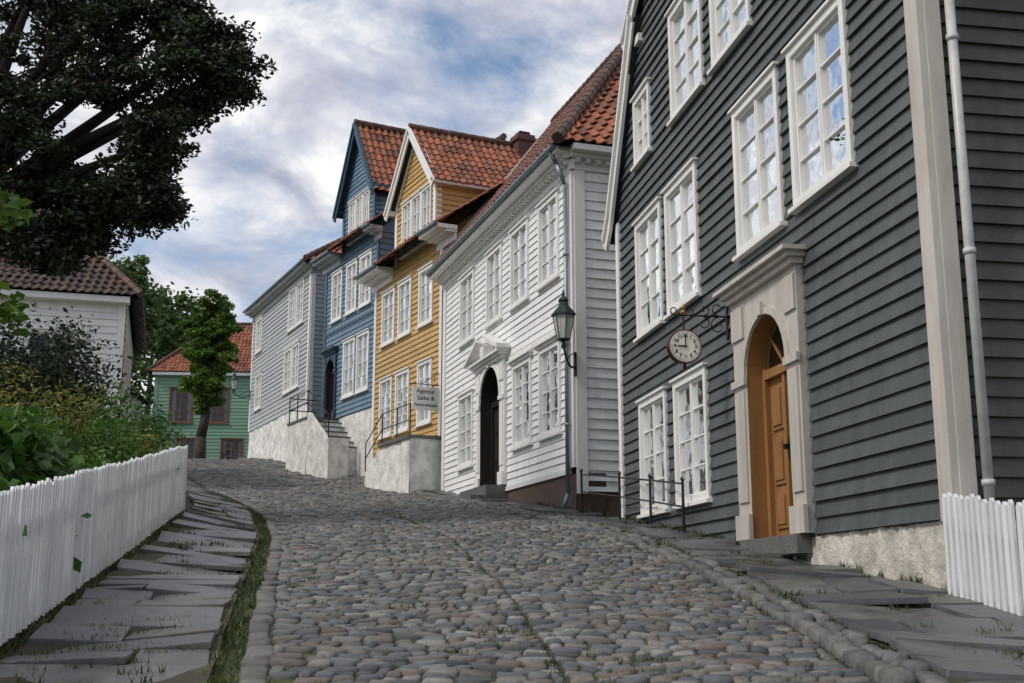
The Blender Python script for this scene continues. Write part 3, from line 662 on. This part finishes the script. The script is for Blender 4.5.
# ================================================================ distant houses
def simple_house(name,O,ang,WL,D,zb,ZE,ZR,wm,wins,tm,tile,hip=2.5,lattice=(1,3)):
    h=empty(name); F=Fr(O,(math.cos(ang),math.sin(ang)),(math.sin(ang),-math.cos(ang)))
    mb=MB(); clap(mb,F,0,WL,zb,ZE,[op(w) for w in wins],.2,wm)
    for a,sg in ((0,-1),(WL,1)): clap(mb,F.side(a,sg),0,D,zb,ZE,[],.2,wm)
    hbox(mb,F,0,WL,D,zb,ZE,wm); mb.obj('walls',h)
    mb=MB()
    for w in wins: window(mb,F,*w[:4],lattice[0],lattice[1],tm,.08)
    mb.obj('windows',h)
    mb=MB(); o=.4; h2=D/2
    roofslope(mb,F,0,0,o,ZE,-h2,ZR,tile,lambda t:-o+(hip+o)*t,lambda t:WL+o-(hip+o)*t)
    for a,sg in ((0,-1),(WL,1)):
        HF=Fr(F.P(a,0,0)[:2],(-F.n[0],-F.n[1]),(F.d[0]*sg,F.d[1]*sg))
        roofslope(mb,HF,0,0,o,ZE,-hip,ZR,tile,lambda t:-o+(h2+o)*t,lambda t:D+o-(h2+o)*t)
    mb.poly([F.P(-o,-D-o,ZE),F.P(WL+o,-D-o,ZE),F.P(WL-hip,-h2,ZR),F.P(hip,-h2,ZR)],tile); mb.obj('tiled_roof',h)
    mb=MB(); ridge(mb,F.P(hip,-h2,ZR+.06),F.P(WL-hip,-h2,ZR+.06))
    for a,b in ((-o,hip),(WL+o,WL-hip)): ridge(mb,F.P(a,o,ZE+.05),F.P(b,-h2,ZR+.06))
    mb.obj('ridge_tiles',h)
    mb=MB(); mb.box(F,-.1,WL+.1,0,.35,ZE-.2,ZE-.03,tm if tm!='brown' else 'trim')
    for a in (0,WL-.2): mb.box(F,a,a+.2,0,.05,zb,ZE-.2,'trim' if tm!='brown' else wm)
    mb.obj('trim_boards',h)
    return h,F
simple_house('green_wooden_house',(-21.0,70),0.06,10,7,6.2,12.9,16.6,'green',[(.9,2.3,9.9,12.0),(3.1,4.4,9.9,12.0),(4.0,5.3,7.2,9.0),(1.4,2.7,7.2,9.0),(5.6,6.9,9.9,12.0)],'brown','tile',3)
simple_house('white_wooden_house',(-27.5,66),0.1,5.9,5,6.4,11.3,13.0,'white',[(3.6,4.6,8.6,10.2)],'trim','dtile',1.2)
hh,F=simple_house('white_wooden_house',(-19.5,31.2),0.28,8.8,8,2.5,8.35,12.4,'white',[(1.2,2.5,5.4,7.3),(3.6,4.9,5.4,7.3),(6.2,7.5,5.4,7.3)],'trim','dtile',3.2)
mb=MB(); mb.box(F,3.4,5.1,-3.2,-1.0,9.3,10.75,'dtile'); window(mb,Fr(F.P(0,-.98,0)[:2],F.d,F.n),3.55,4.95,9.55,10.6,1,2,'trim',.1); mb.box(F,3.25,5.25,-3.3,-.75,10.75,10.9,'dtile'); mb.obj('dormer',hh)
# ================================================================ FENCES
def fence(name,fx,y0,y1,h,pitch,pw,side,post=1.6):
    e=empty(name); mb=MB(); y=y0
    L=math.hypot(1,(fx(y1)-fx(y0))/(y1-y0)); dx=(fx(y1)-fx(y0))/(y1-y0)/L; dy=1/L
    n=int((y1-y0)*L/pitch)
    for i in range(n):
        y=y0+(y1-y0)*i/n; x=fx(y); zb=gz(x,y)+.05+U(-.012,.012); hh=h+U(-.015,.015)
        lx=U(-.009,.009); off=U(-.004,.004)
        Fq=Fr((x,y),(dx,dy),(dy*side,-dx*side)); w=pw/2*U(.92,1.05)
        v=[Fq.P(-w,off,zb),Fq.P(w,off,zb),Fq.P(w,.022+off,zb),Fq.P(-w,.022+off,zb)]
        t=[Fq.P(-w+lx,off,zb+hh-.03),Fq.P(w+lx,off,zb+hh-.03),Fq.P(w+lx,.022+off,zb+hh-.03),Fq.P(-w+lx,.022+off,zb+hh-.03)]
        ap=[Fq.P(-w*.35+lx,off,zb+hh),Fq.P(w*.35+lx,off,zb+hh),Fq.P(w*.35+lx,.022+off,zb+hh),Fq.P(-w*.35+lx,.022+off,zb+hh)]
        mb.raw(v+t+ap,[(0,3,2,1),(0,1,5,4),(1,2,6,5),(2,3,7,6),(3,0,4,7),(4,5,9,8),(5,6,10,9),(6,7,11,10),(7,4,8,11),(8,9,10,11)],'fence')
    mb.obj('pickets',e)
    mb=MB(); y=y0
    while y<y1-.01:
        y2=min(y+.8,y1)
        for k in (.2,.78):
            a=(fx(y)-.03*side*dy*1.0,y,gz(fx(y),y)+h*k);b=(fx(y2)-.03*side*dy,y2,gz(fx(y2),y2)+h*k); mb.beam(a,b,.045,.09,'fence')
        y=y2
    y=y0
    while y<y1+.01:
        x=fx(y)-.09*side; Fq=Fr((x,y),(dx,dy),(dy*side,-dx*side)); z=gz(x,y); mb.box(Fq,-.05,.05,-.05,.05,z-.2,z+h-.06,'fence'); y+=post
    mb.obj('rails',e)
fence('white_picket_fence',fenceL,3.2,19.5,1.02,.092,.062,1)
fence('white_picket_fence',lambda y:3.60+(10.1-y)*.02,5.2,10.2,.86,.115,.07,-1)
# ================================================================ IRON RAILING
mb=MB(); pts=[(2.38,16.9),(2.12,18.6),(1.80,20.3),(1.28,22.3)]
P3=[(x,y,gz(x,y)+.08) for x,y in pts]
for p in P3:
    mb.tube(p,(p[0],p[1],p[2]+.74),.022,.02,'iron'); mb.lathe((p[0],p[1],p[2]+.74),[(.02,0),(.035,.03),(.02,.06),(0,.075)],'iron',8)
for a,b in zip(P3[:-1],P3[1:]):
    for dz in (.7,.38): mb.tube((a[0],a[1],a[2]+dz),(b[0],b[1],b[2]+dz),.014,.014,'iron')
mb.obj('iron_railing')
# ================================================================ CLOCK SIGN
ck=empty('hanging_clock_sign'); G=frame(5.48-.172*10.17,10.17,.172)
s0=(15.35-10.17)*1.0147; cz=3.14; cw=.63
mb=MB()
def disc(mb,F,s,w,z,R,th,mat,n=32):
    vs=[];
    for q in (-th/2,th/2):
        for i in range(n): a=2*math.pi*i/n; vs.append(F.P(s+q,w+R*math.cos(a),z+R*math.sin(a)))
    mb.raw(vs,[tuple(range(n))[::-1],tuple(range(n,2*n))]+[(i,(i+1)%n,n+(i+1)%n,n+i) for i in range(n)],mat)
disc(mb,G,s0,cw,cz,.226,.08,'iron'); disc(mb,G,s0,cw,cz,.219,.10,'red'); disc(mb,G,s0,cw,cz,.204,.108,'dial')
mb.obj('case',ck)
mb=MB(); sf=s0-.057
for k in range(60):
    a=2*math.pi*k/60; r0=.18 if k%5 else .168
    mb.beam(G.P(sf,cw+r0*math.cos(a),cz+r0*math.sin(a)),G.P(sf,cw+.192*math.cos(a),cz+.192*math.sin(a)),.004 if k%5 else .01,.004,'black')
for an,L,wd in ((90,.15,.013),(0,.105,.02)):
    a=math.radians(an); mb.beam(G.P(sf-.006,cw-.02*math.cos(a),cz-.02*math.sin(a)),G.P(sf-.006,cw+L*math.cos(a),cz+L*math.sin(a)),wd,.005,'black',up=(G.d[0],G.d[1],0))
mb.obj('hands',ck)
def text(body,loc,right,nrm,size,mat,parent,name):
    cu=bpy.data.curves.new(name,'FONT'); cu.body=body; cu.size=size; cu.align_x='CENTER'; cu.align_y='CENTER'; cu.extrude=.001; cu.offset=.002
    cu.materials.append(M[mat]); o=bpy.data.objects.new(name,cu); C.objects.link(o)
    r=Vector(right).normalized(); n=Vector(nrm).normalized(); u=n.cross(r)
    o.matrix_world=Matrix(((r.x,u.x,n.x,loc[0]),(r.y,u.y,n.y,loc[1]),(r.z,u.z,n.z,loc[2]),(0,0,0,1)))
    o.parent=parent; return o
rt=(-G.n[0],-G.n[1],0); nn=(-G.d[0],-G.d[1],0)
for k in range(1,13):
    a=math.radians(90-30*k); text(str(k),G.P(sf,cw-.138*math.cos(a),cz+.138*math.sin(a)),rt,nn,.062,'black',ck,'numeral')
mb=MB(); zb=cz+.42
mb.tube(G.P(s0,0.02,zb),G.P(s0,cw+.12,zb),.012,.010,'iron')
mb.tube(G.P(s0,cw,zb),G.P(s0,cw,cz+.2),.012,.012,'iron')
mb.box(G,s0-.03,s0+.03,.03,.05,zb-.3,zb+.2,'iron')
def scroll(c,r,t0,t1,turns=1.0,shr=.35):
    pts=[]
    for i in range(17):
        t=i/16; a=t0+(t1-t0)*t; rr=r*(1-shr*t); pts.append(G.P(s0,c[0]+rr*math.cos(a),c[1]+rr*math.sin(a)))
    mb.path(pts,.010,.006,'iron',6)
scroll((.16,zb-.13),.12,math.pi/2,-math.pi*1.3,1,.7); scroll((.36,zb-.1),.09,math.pi*.5,math.pi*2.4,1,.7); scroll((.16,zb+.1),.09,-math.pi/2,math.pi*1.4,1,.7); scroll((.34,zb+.08),.07,-math.pi/2,-math.pi*2.4,1,.7)
scroll((cw+.12,zb+.06),.06,-math.pi/2,math.pi*1.3,1,.7); scroll((cw-.1,zb+.05),.045,-math.pi/2,-math.pi*2.3,1,.7)
mb.lathe(G.P(s0,cw,zb),[(.03,0),(.05,.03),(.02,.07),(.035,.1),(0,.15)],'gold',8)
mb.lathe(G.P(s0,cw,cz-.3),[(0,0),(.03,.03),(.015,.06),(.02,.08)],'iron',8)
mb.obj('bracket',ck)
# ================================================================ LANTERNS
def lantern(name,x,y,z,h,wall):
    e=empty(name); k=h/1.0; mb=MB(); mb2=MB()
    c=(x,y,z)
    q=math.pi/4
    mb.lathe(c,[(.03*k,-.12*k),(.05*k,-.06*k),(.03*k,0),(.12*k,.03*k),(.13*k,.06*k)],'greeniron',6,q)
    for i in range(6):
        a=q+2*math.pi*i/6; mb.tube((x+.12*k*math.cos(a),y+.12*k*math.sin(a),z+.05*k),(x+.20*k*math.cos(a),y+.20*k*math.sin(a),z+.5*k),.010*k,.010*k,'greeniron',5)
    mb.lathe(c,[(.23*k,.49*k),(.23*k,.52*k),(.16*k,.6*k),(.09*k,.68*k),(.08*k,.74*k),(.10*k,.77*k),(.07*k,.82*k),(.02*k,.86*k),(.03*k,.9*k),(.0,1.0*k)],'greeniron',6,q)
    mb2.lathe(c,[(.115*k,.06*k),(.195*k,.49*k)],'lampglass',6,q); mb2.lathe(c,[(.03*k,.1*k),(.035*k,.28*k),(0,.3*k)],'dial',8)
    w=Vector(wall); p0=Vector(c)+Vector((0,0,-.1*k)); pts=[]
    for i in range(13):
        t=i/12; p=p0.lerp(w,t); p.z=p0.z-(p0.z-w.z)*t - .16*k*math.sin(math.pi*t); pts.append(tuple(p))
    mb.path(pts,.02*k,.024*k,'greeniron',8)
    mb.tube((w.x,w.y,w.z-.2*k),(w.x,w.y,w.z+.25*k),.03*k,.03*k,'greeniron',8)
    mb.path([tuple(w+Vector((0,0,.22*k))),tuple(w.lerp(p0,.45)+Vector((0,0,.06*k))),pts[4]],.012*k,.012*k,'greeniron',6)
    mb.obj('frame',e); mb2.obj('glass_panes',e)
lantern('street_lamp',.98,22.45,4.72,1.05,(1.22,22.9,4.35))
lantern('street_lamp',FF.P(9.6,.75,0)[0],FF.P(9.6,.75,0)[1],9.0,.95,FF.P(9.35,.06,8.8))
# ================================================================ HANGING SHOP SIGN
sg=empty('hanging_shop_sign'); mb=MB(); F=FY
ss=-.2; z0,z1=5.02,5.66
mb.box(F,ss-.02,ss+.02,.06,.86,z0,z1,'trim')
mb.tube(F.P(ss,0,z1+.08),F.P(ss,.95,z1+.08),.012,.012,'iron'); mb.tube(F.P(ss,.25,z1),F.P(ss,.25,z1+.08),.01,.01,'iron'); mb.tube(F.P(ss,.75,z1),F.P(ss,.75,z1+.08),.01,.01,'iron'); mb.tube(F.P(ss,0,z1+.45),F.P(ss,.6,z1+.08),.010,.010,'iron')
mb.obj('board',sg)
for i,t in enumerate(('Agentur','Sæbe &','Parfumehandel')):
    text(t,F.P(ss-.024,.46,z1-.12-.19*i),(-F.n[0],-F.n[1],0),(-F.d[0],-F.d[1],0),.17 if i<2 else .112,'black',sg,'lettering')
# ================================================================ VEGETATION
def tree(name,base,fork,clumps,ntw,nleaf,size,mat,tws=.33,trunk_r=.3,spread=1.12):
    e=empty(name); mb=MB(); base=Vector(base); fork=Vector(fork)
    mid=base.lerp(fork,.5)+Vector((U(-.15,.15),U(-.15,.15),0))*trunk_r*3
    mb.path([tuple(base-Vector((0,0,.3))),tuple(mid),tuple(fork)],trunk_r,trunk_r*.7,'bark',10)
    cs=[]
    for (x,y,z,r) in clumps:
        c=Vector((x,y,z)); m=fork.lerp(c,.5)+Vector((U(-.3,.3),U(-.3,.3),U(0,.4)))*r*.5
        mb.path([tuple(fork),tuple(m),tuple(c)],trunk_r*.45,trunk_r*.12,'bark',6)
        for i in range(ntw):
            d=Vector(RS.normal(size=3)); d.normalize(); t=c+d*r*(U(.3,spread))
            mb.path([tuple(c.lerp(m,.2)),tuple(c.lerp(t,.5)+Vector((0,0,.05))),tuple(t)],trunk_r*.09,trunk_r*.02,'bark',4)
            tl=tws*U(.45,1.25); k=int(nleaf*(tl/tws)**1.5)
            a=RS.normal(size=(k,3)); a/=np.linalg.norm(a,axis=1)[:,None]; a*=RS.uniform(0,1,(k,1))**.6
            cs.append(np.array(t)[None]+a*np.array([tl,tl,tl*.55])*1.6)
    mb.obj('trunk_and_limbs',e,True); leafobj('foliage',np.concatenate(cs),size,mat,e,.5); return e
tree('oak_tree',(-11.2,20.5,1.7),(-10.2,20,6.0),[(-4.8,19,8.7,.5),(-5.5,19.2,8.3,.6),(-5.2,19.2,9.3,.4),(-5.9,19.5,9.9,.5),(-6.8,19.5,9.6,.8),(-6.9,19,8.5,.9),(-5.9,18.8,7.3,.5),(-6.4,19,6.7,.5),(-5.9,19,6.3,.3),(-7.0,19,6.0,.45),(-7.6,19,5.6,.4),(-7.5,19.5,6.7,.7),(-8.3,19,7.7,1.0),(-8.0,20,9.3,1.1),(-7.4,20,11.1,.8),(-8.5,20,11.2,1.2),(-9.6,19,11,1.5),(-9.8,19,8.7,1.3),(-8.7,19.5,6.2,.7),(-10.3,20,7,1.0),(-11.5,19,10,1.6),(-8.4,21,13,1.4),(-11,21,12.5,1.6)],22,250,.058,'oak',.26,.36,1.28)
tree('pollarded_linden_tree',(-15.0,58,6.2),(-14.8,58,8.8),[(-14.9,58,9.2,.55),(-14.6,57.8,10.0,.8),(-15.2,58,10.3,.65),(-14.8,58,11.0,.9),(-14.3,58,11.6,.75),(-15.3,58,11.7,.7),(-14.8,57.9,12.4,.95),(-14.2,58,12.9,.75),(-15.3,58,13.1,.7),(-14.7,58,13.8,.8)],24,210,.10,'lime',.25,.3,1.12)
e=empty('distant_trees'); mb=MB(); cs=[]
for (x,y,z,r) in [(-27,88,18.5,4.2),(-30,92,20,4),(-25,95,16,3.6),(-28,86,22,2.2),(-25.5,90,20,2.2),(-33,85,15,4.5),(-38,88,17,5),(-24,90,12,3),(-44,80,15,5),(-29,84,12,3.5),(-50,85,14,6),(-20,110,13,4),(-60,95,15,7)]:
    mb.path([(x,y,6),(x+.3,y,z)],.4,.1,'bark',6)
    for i in range(46):
        d=RS.normal(size=3); d/=np.linalg.norm(d); t=np.array((x,y,z))+d*r*U(.3,1.0)*np.array([1,1,1.1]); cs.append(t[None]+RS.normal(size=(70,3))*r*.10)
mb.obj('trunks',e); leafobj('foliage',np.concatenate(cs),.24,'far',e,.6)
def shrub(name,clumps,n,size,mat,sp=.16,tw=16,aspect=.5):
    e=empty(name); mb=MB(); cs=[]
    for (x,y,r,hh) in clumps:
        z=gz(x,y)
        for i in range(tw):
            a=U(0,6.28); q=math.sqrt(U(0,1)); d=Vector((math.cos(a)*q*r,math.sin(a)*q*r,hh*U(.35,1)*(1-.35*q*q)))
            t=Vector((x,y,z))+d; mb.path([(x+d.x*.2,y+d.y*.2,z-.05),(x+d.x*.7,y+d.y*.7,z+d.z*.6),tuple(t)],.02,.006,'bark',4)
            for f in (1,.6): cs.append(np.array((x+d.x*(.6+.4*f),y+d.y*(.6+.4*f),z+d.z*f))[None]+RS.normal(size=(n,3))*np.array([sp,sp,sp*.8]))
    mb.obj('stems',e); leafobj('foliage',np.concatenate(cs),size,mat,e,aspect)
shrub('dark_shrub',[(-9.0,21,1.1,3.7),(-8.4,22.5,.7,3.0),(-10.2,20,1.4,3.7),(-8.0,20.5,.7,2.4),(-9.9,24,1.3,3.8)],110,.06,'shrub',.26,28)
shrub('hydrangea_bush',[(-4.55,10.4,.55,1.62),(-5.2,11.3,.65,1.75),(-4.35,9.2,.45,1.35),(-5.1,12.4,.5,1.55),(-4.1,8.2,.4,1.2)],80,.07,'hydr',.12,28,.75)
shrub('golden_shrub',[(-6.2,14.6,.6,1.75),(-6.8,15.8,.7,1.9),(-6.3,17.0,.6,1.75),(-7.4,16.5,.9,2.2),(-6.0,18.8,.5,1.2),(-8.5,17.5,.9,2.1)],60,.05,'fern',.18,20,.3)
shrub('green_shrub',[(-5.5,13.4,.5,1.35),(-6.6,13.4,.8,1.9),(-5.75,15.6,.45,1.35),(-5.8,17.4,.45,1.4),(-6.9,19.2,.8,1.7),(-8.2,15,1,2.0),(-7.0,21,.9,1.5),(-8,24,1.2,2.0),(-9.5,27,1.6,2.2),(-11,30,1.8,2.4)],70,.055,'hydr',.2,18,.4)
tree('young_maple_tree',(-4.6,7.6,-.4),(-4.3,7.4,1.5),[(-3.15,7.3,1.75,.16),(-3.22,7.4,2.5,.14),(-3.6,7.3,2.1,.3),(-4.2,7.2,3.0,.5)],5,14,.055,'lime',.09,.07)
def grass():
    pts=[]
    def add(x,y,h): pts.append((x,y,h))
    for k in range(650):
        y=4.5+U(0,1)**1.5*36; x=Lx(y)-U(.03,.2)
        for i in range(8): add(x+random.gauss(0,.02),y+random.gauss(0,.06),U(.015,.05))
    for i in range(2400):
        y=4.5+U(0,1)**1.5*30; add(Rx(y)+(-.10 if U(0,1)<.6 else .2)+random.gauss(0,.02),y,U(.02,.05))
    for k in range(330):
        y=4.5+U(0,1)**1.3*25; x=(Lx(y)+Rx(y))/2+random.gauss(0,.012)
        for i in range(6): add(x+random.gauss(0,.008),y+random.gauss(0,.05),U(.03,.045))
    for k in range(1500):
        y=5+U(0,1)**1.5*32; f=U(0,1); x=Lx(y)+(Rx(y)-Lx(y))*f
        for i in range(7): add(x+random.gauss(0,.03),y+random.gauss(0,.01),U(.032,.046))
    for k in range(420):
        y=5+U(0,1)**1.5*25; x=U(fenceL(y)+.05,Lx(y)-.2)
        for i in range(12): add(x+random.gauss(0,.06),y+random.gauss(0,.012),U(.03,.055))
    for i in range(2600):
        y=4.5+U(0,1)*15; add(fenceL(y)+U(-.1,.10),y,U(.03,.11))
    for k in range(190):
        y=7+U(0,1)*18; x=(Hx(y)-.03 if U(0,1)<.5 else U(Rx(y)+.25,Hx(y)))
        for i in range(14): add(x+random.gauss(0,.04),y+random.gauss(0,.03),U(.05,.12)*(.5 if x<Hx(y)-.1 else 1))
    mb=MB(); vs=[];fs=[]
    for x,y,h in pts:
        zz=gz(x,y)+.0+(.07 if x>Rx(y)+.05 else 0); a=U(0,6.28); w=.004+.0003*y; lx,ly=random.gauss(0,.5)*h,random.gauss(0,.5)*h
        b=len(vs); vs+=[(x-w*math.cos(a),y-w*math.sin(a),zz-.01),(x+w*math.cos(a),y+w*math.sin(a),zz-.01),(x+lx,y+ly,zz+h)]; fs.append((b,b+1,b+2))
    mb.raw(vs,fs,'grass'); mb.obj('grass')
grass()
# ================================================================ WORLD, SUN, CAMERA
w=bpy.data.worlds.new('World'); bpy.context.scene.world=w; w.use_nodes=True; nt=w.node_tree; nt.nodes.clear()
sunv=Vector((-.62,-.28,.72)).normalized()
sky=nt.nodes.new('ShaderNodeTexSky'); sky.sky_type='NISHITA'; sky.sun_disc=False; sky.sun_elevation=math.asin(sunv.z); sky.sun_rotation=math.atan2(sunv.x,sunv.y)
out=nt.nodes.new('ShaderNodeOutputWorld'); bg=nt.nodes.new('ShaderNodeBackground'); bg.inputs[1].default_value=.15
nt.links.new(sky.outputs[0],bg.inputs[0])
tc=nt.nodes.new('ShaderNodeTexCoord'); sep=nt.nodes.new('ShaderNodeSeparateXYZ'); nt.links.new(tc.outputs['Generated'],sep.inputs[0])
def mth(o,a,b=None):
    n=nt.nodes.new('ShaderNodeMath'); n.operation=o
    for i,x in enumerate((a,b)):
        if x is None: continue
        if isinstance(x,(int,float)): n.inputs[i].default_value=x
        else: nt.links.new(x,n.inputs[i])
    return n.outputs[0]
den=mth('ADD',mth('MAXIMUM',sep.outputs[2],0.0),.32)
cmb=nt.nodes.new('ShaderNodeCombineXYZ'); nt.links.new(mth('DIVIDE',sep.outputs[0],den),cmb.inputs[0]); nt.links.new(mth('DIVIDE',sep.outputs[1],den),cmb.inputs[1])
def wn(scale,det,off,dist=0):
    mp=nt.nodes.new('ShaderNodeMapping'); mp.inputs['Location'].default_value=off; nt.links.new(cmb.outputs[0],mp.inputs[0])
    n=nt.nodes.new('ShaderNodeTexNoise'); n.inputs['Scale'].default_value=scale; n.inputs['Detail'].default_value=det; n.inputs['Roughness'].default_value=.6; n.inputs['Distortion'].default_value=dist
    nt.links.new(mp.outputs[0],n.inputs['Vector']); return n.outputs[0]
cover=ramp(nt,[(.34,(0,0,0)),(.52,(1,1,1))]); nt.links.new(wn(3.2,9,(3.1,1.7,0),.3),cover.inputs[0])
shade=ramp(nt,[(.36,(.46,.48,.58)),(.48,(.70,.71,.79)),(.60,(1.0,1.0,1.0))]); nt.links.new(wn(4.6,9,(8.4,5.2,0),.5),shade.inputs[0])
bg2=nt.nodes.new('ShaderNodeBackground'); nt.links.new(shade.outputs[0],bg2.inputs[0]); bg2.inputs[1].default_value=1.0
mx=nt.nodes.new('ShaderNodeMixShader'); nt.links.new(cover.outputs[0],mx.inputs[0]); nt.links.new(bg.outputs[0],mx.inputs[1]); nt.links.new(bg2.outputs[0],mx.inputs[2]); nt.links.new(mx.outputs[0],out.inputs[0])
ld=bpy.data.lights.new('sun','SUN'); ld.energy=2.1; ld.angle=math.radians(10); ld.color=(1,.94,.86)
lo_=bpy.data.objects.new('sun',ld); C.objects.link(lo_); lo_.rotation_euler=sunv.to_track_quat('Z','Y').to_euler()
cd=bpy.data.cameras.new('camera'); cam=bpy.data.objects.new('camera',cd); C.objects.link(cam); cd.sensor_width=36; cd.lens=1208/1024*36; cd.clip_start=.1; cd.clip_end=4000
cam.location=(0,0,0); cam.rotation_euler=(math.radians(90+11.9),0,0); bpy.context.scene.camera=cam
sc_=bpy.context.scene; sc_.view_settings.view_transform='Standard'; sc_.view_settings.look='None'; sc_.view_settings.exposure=0
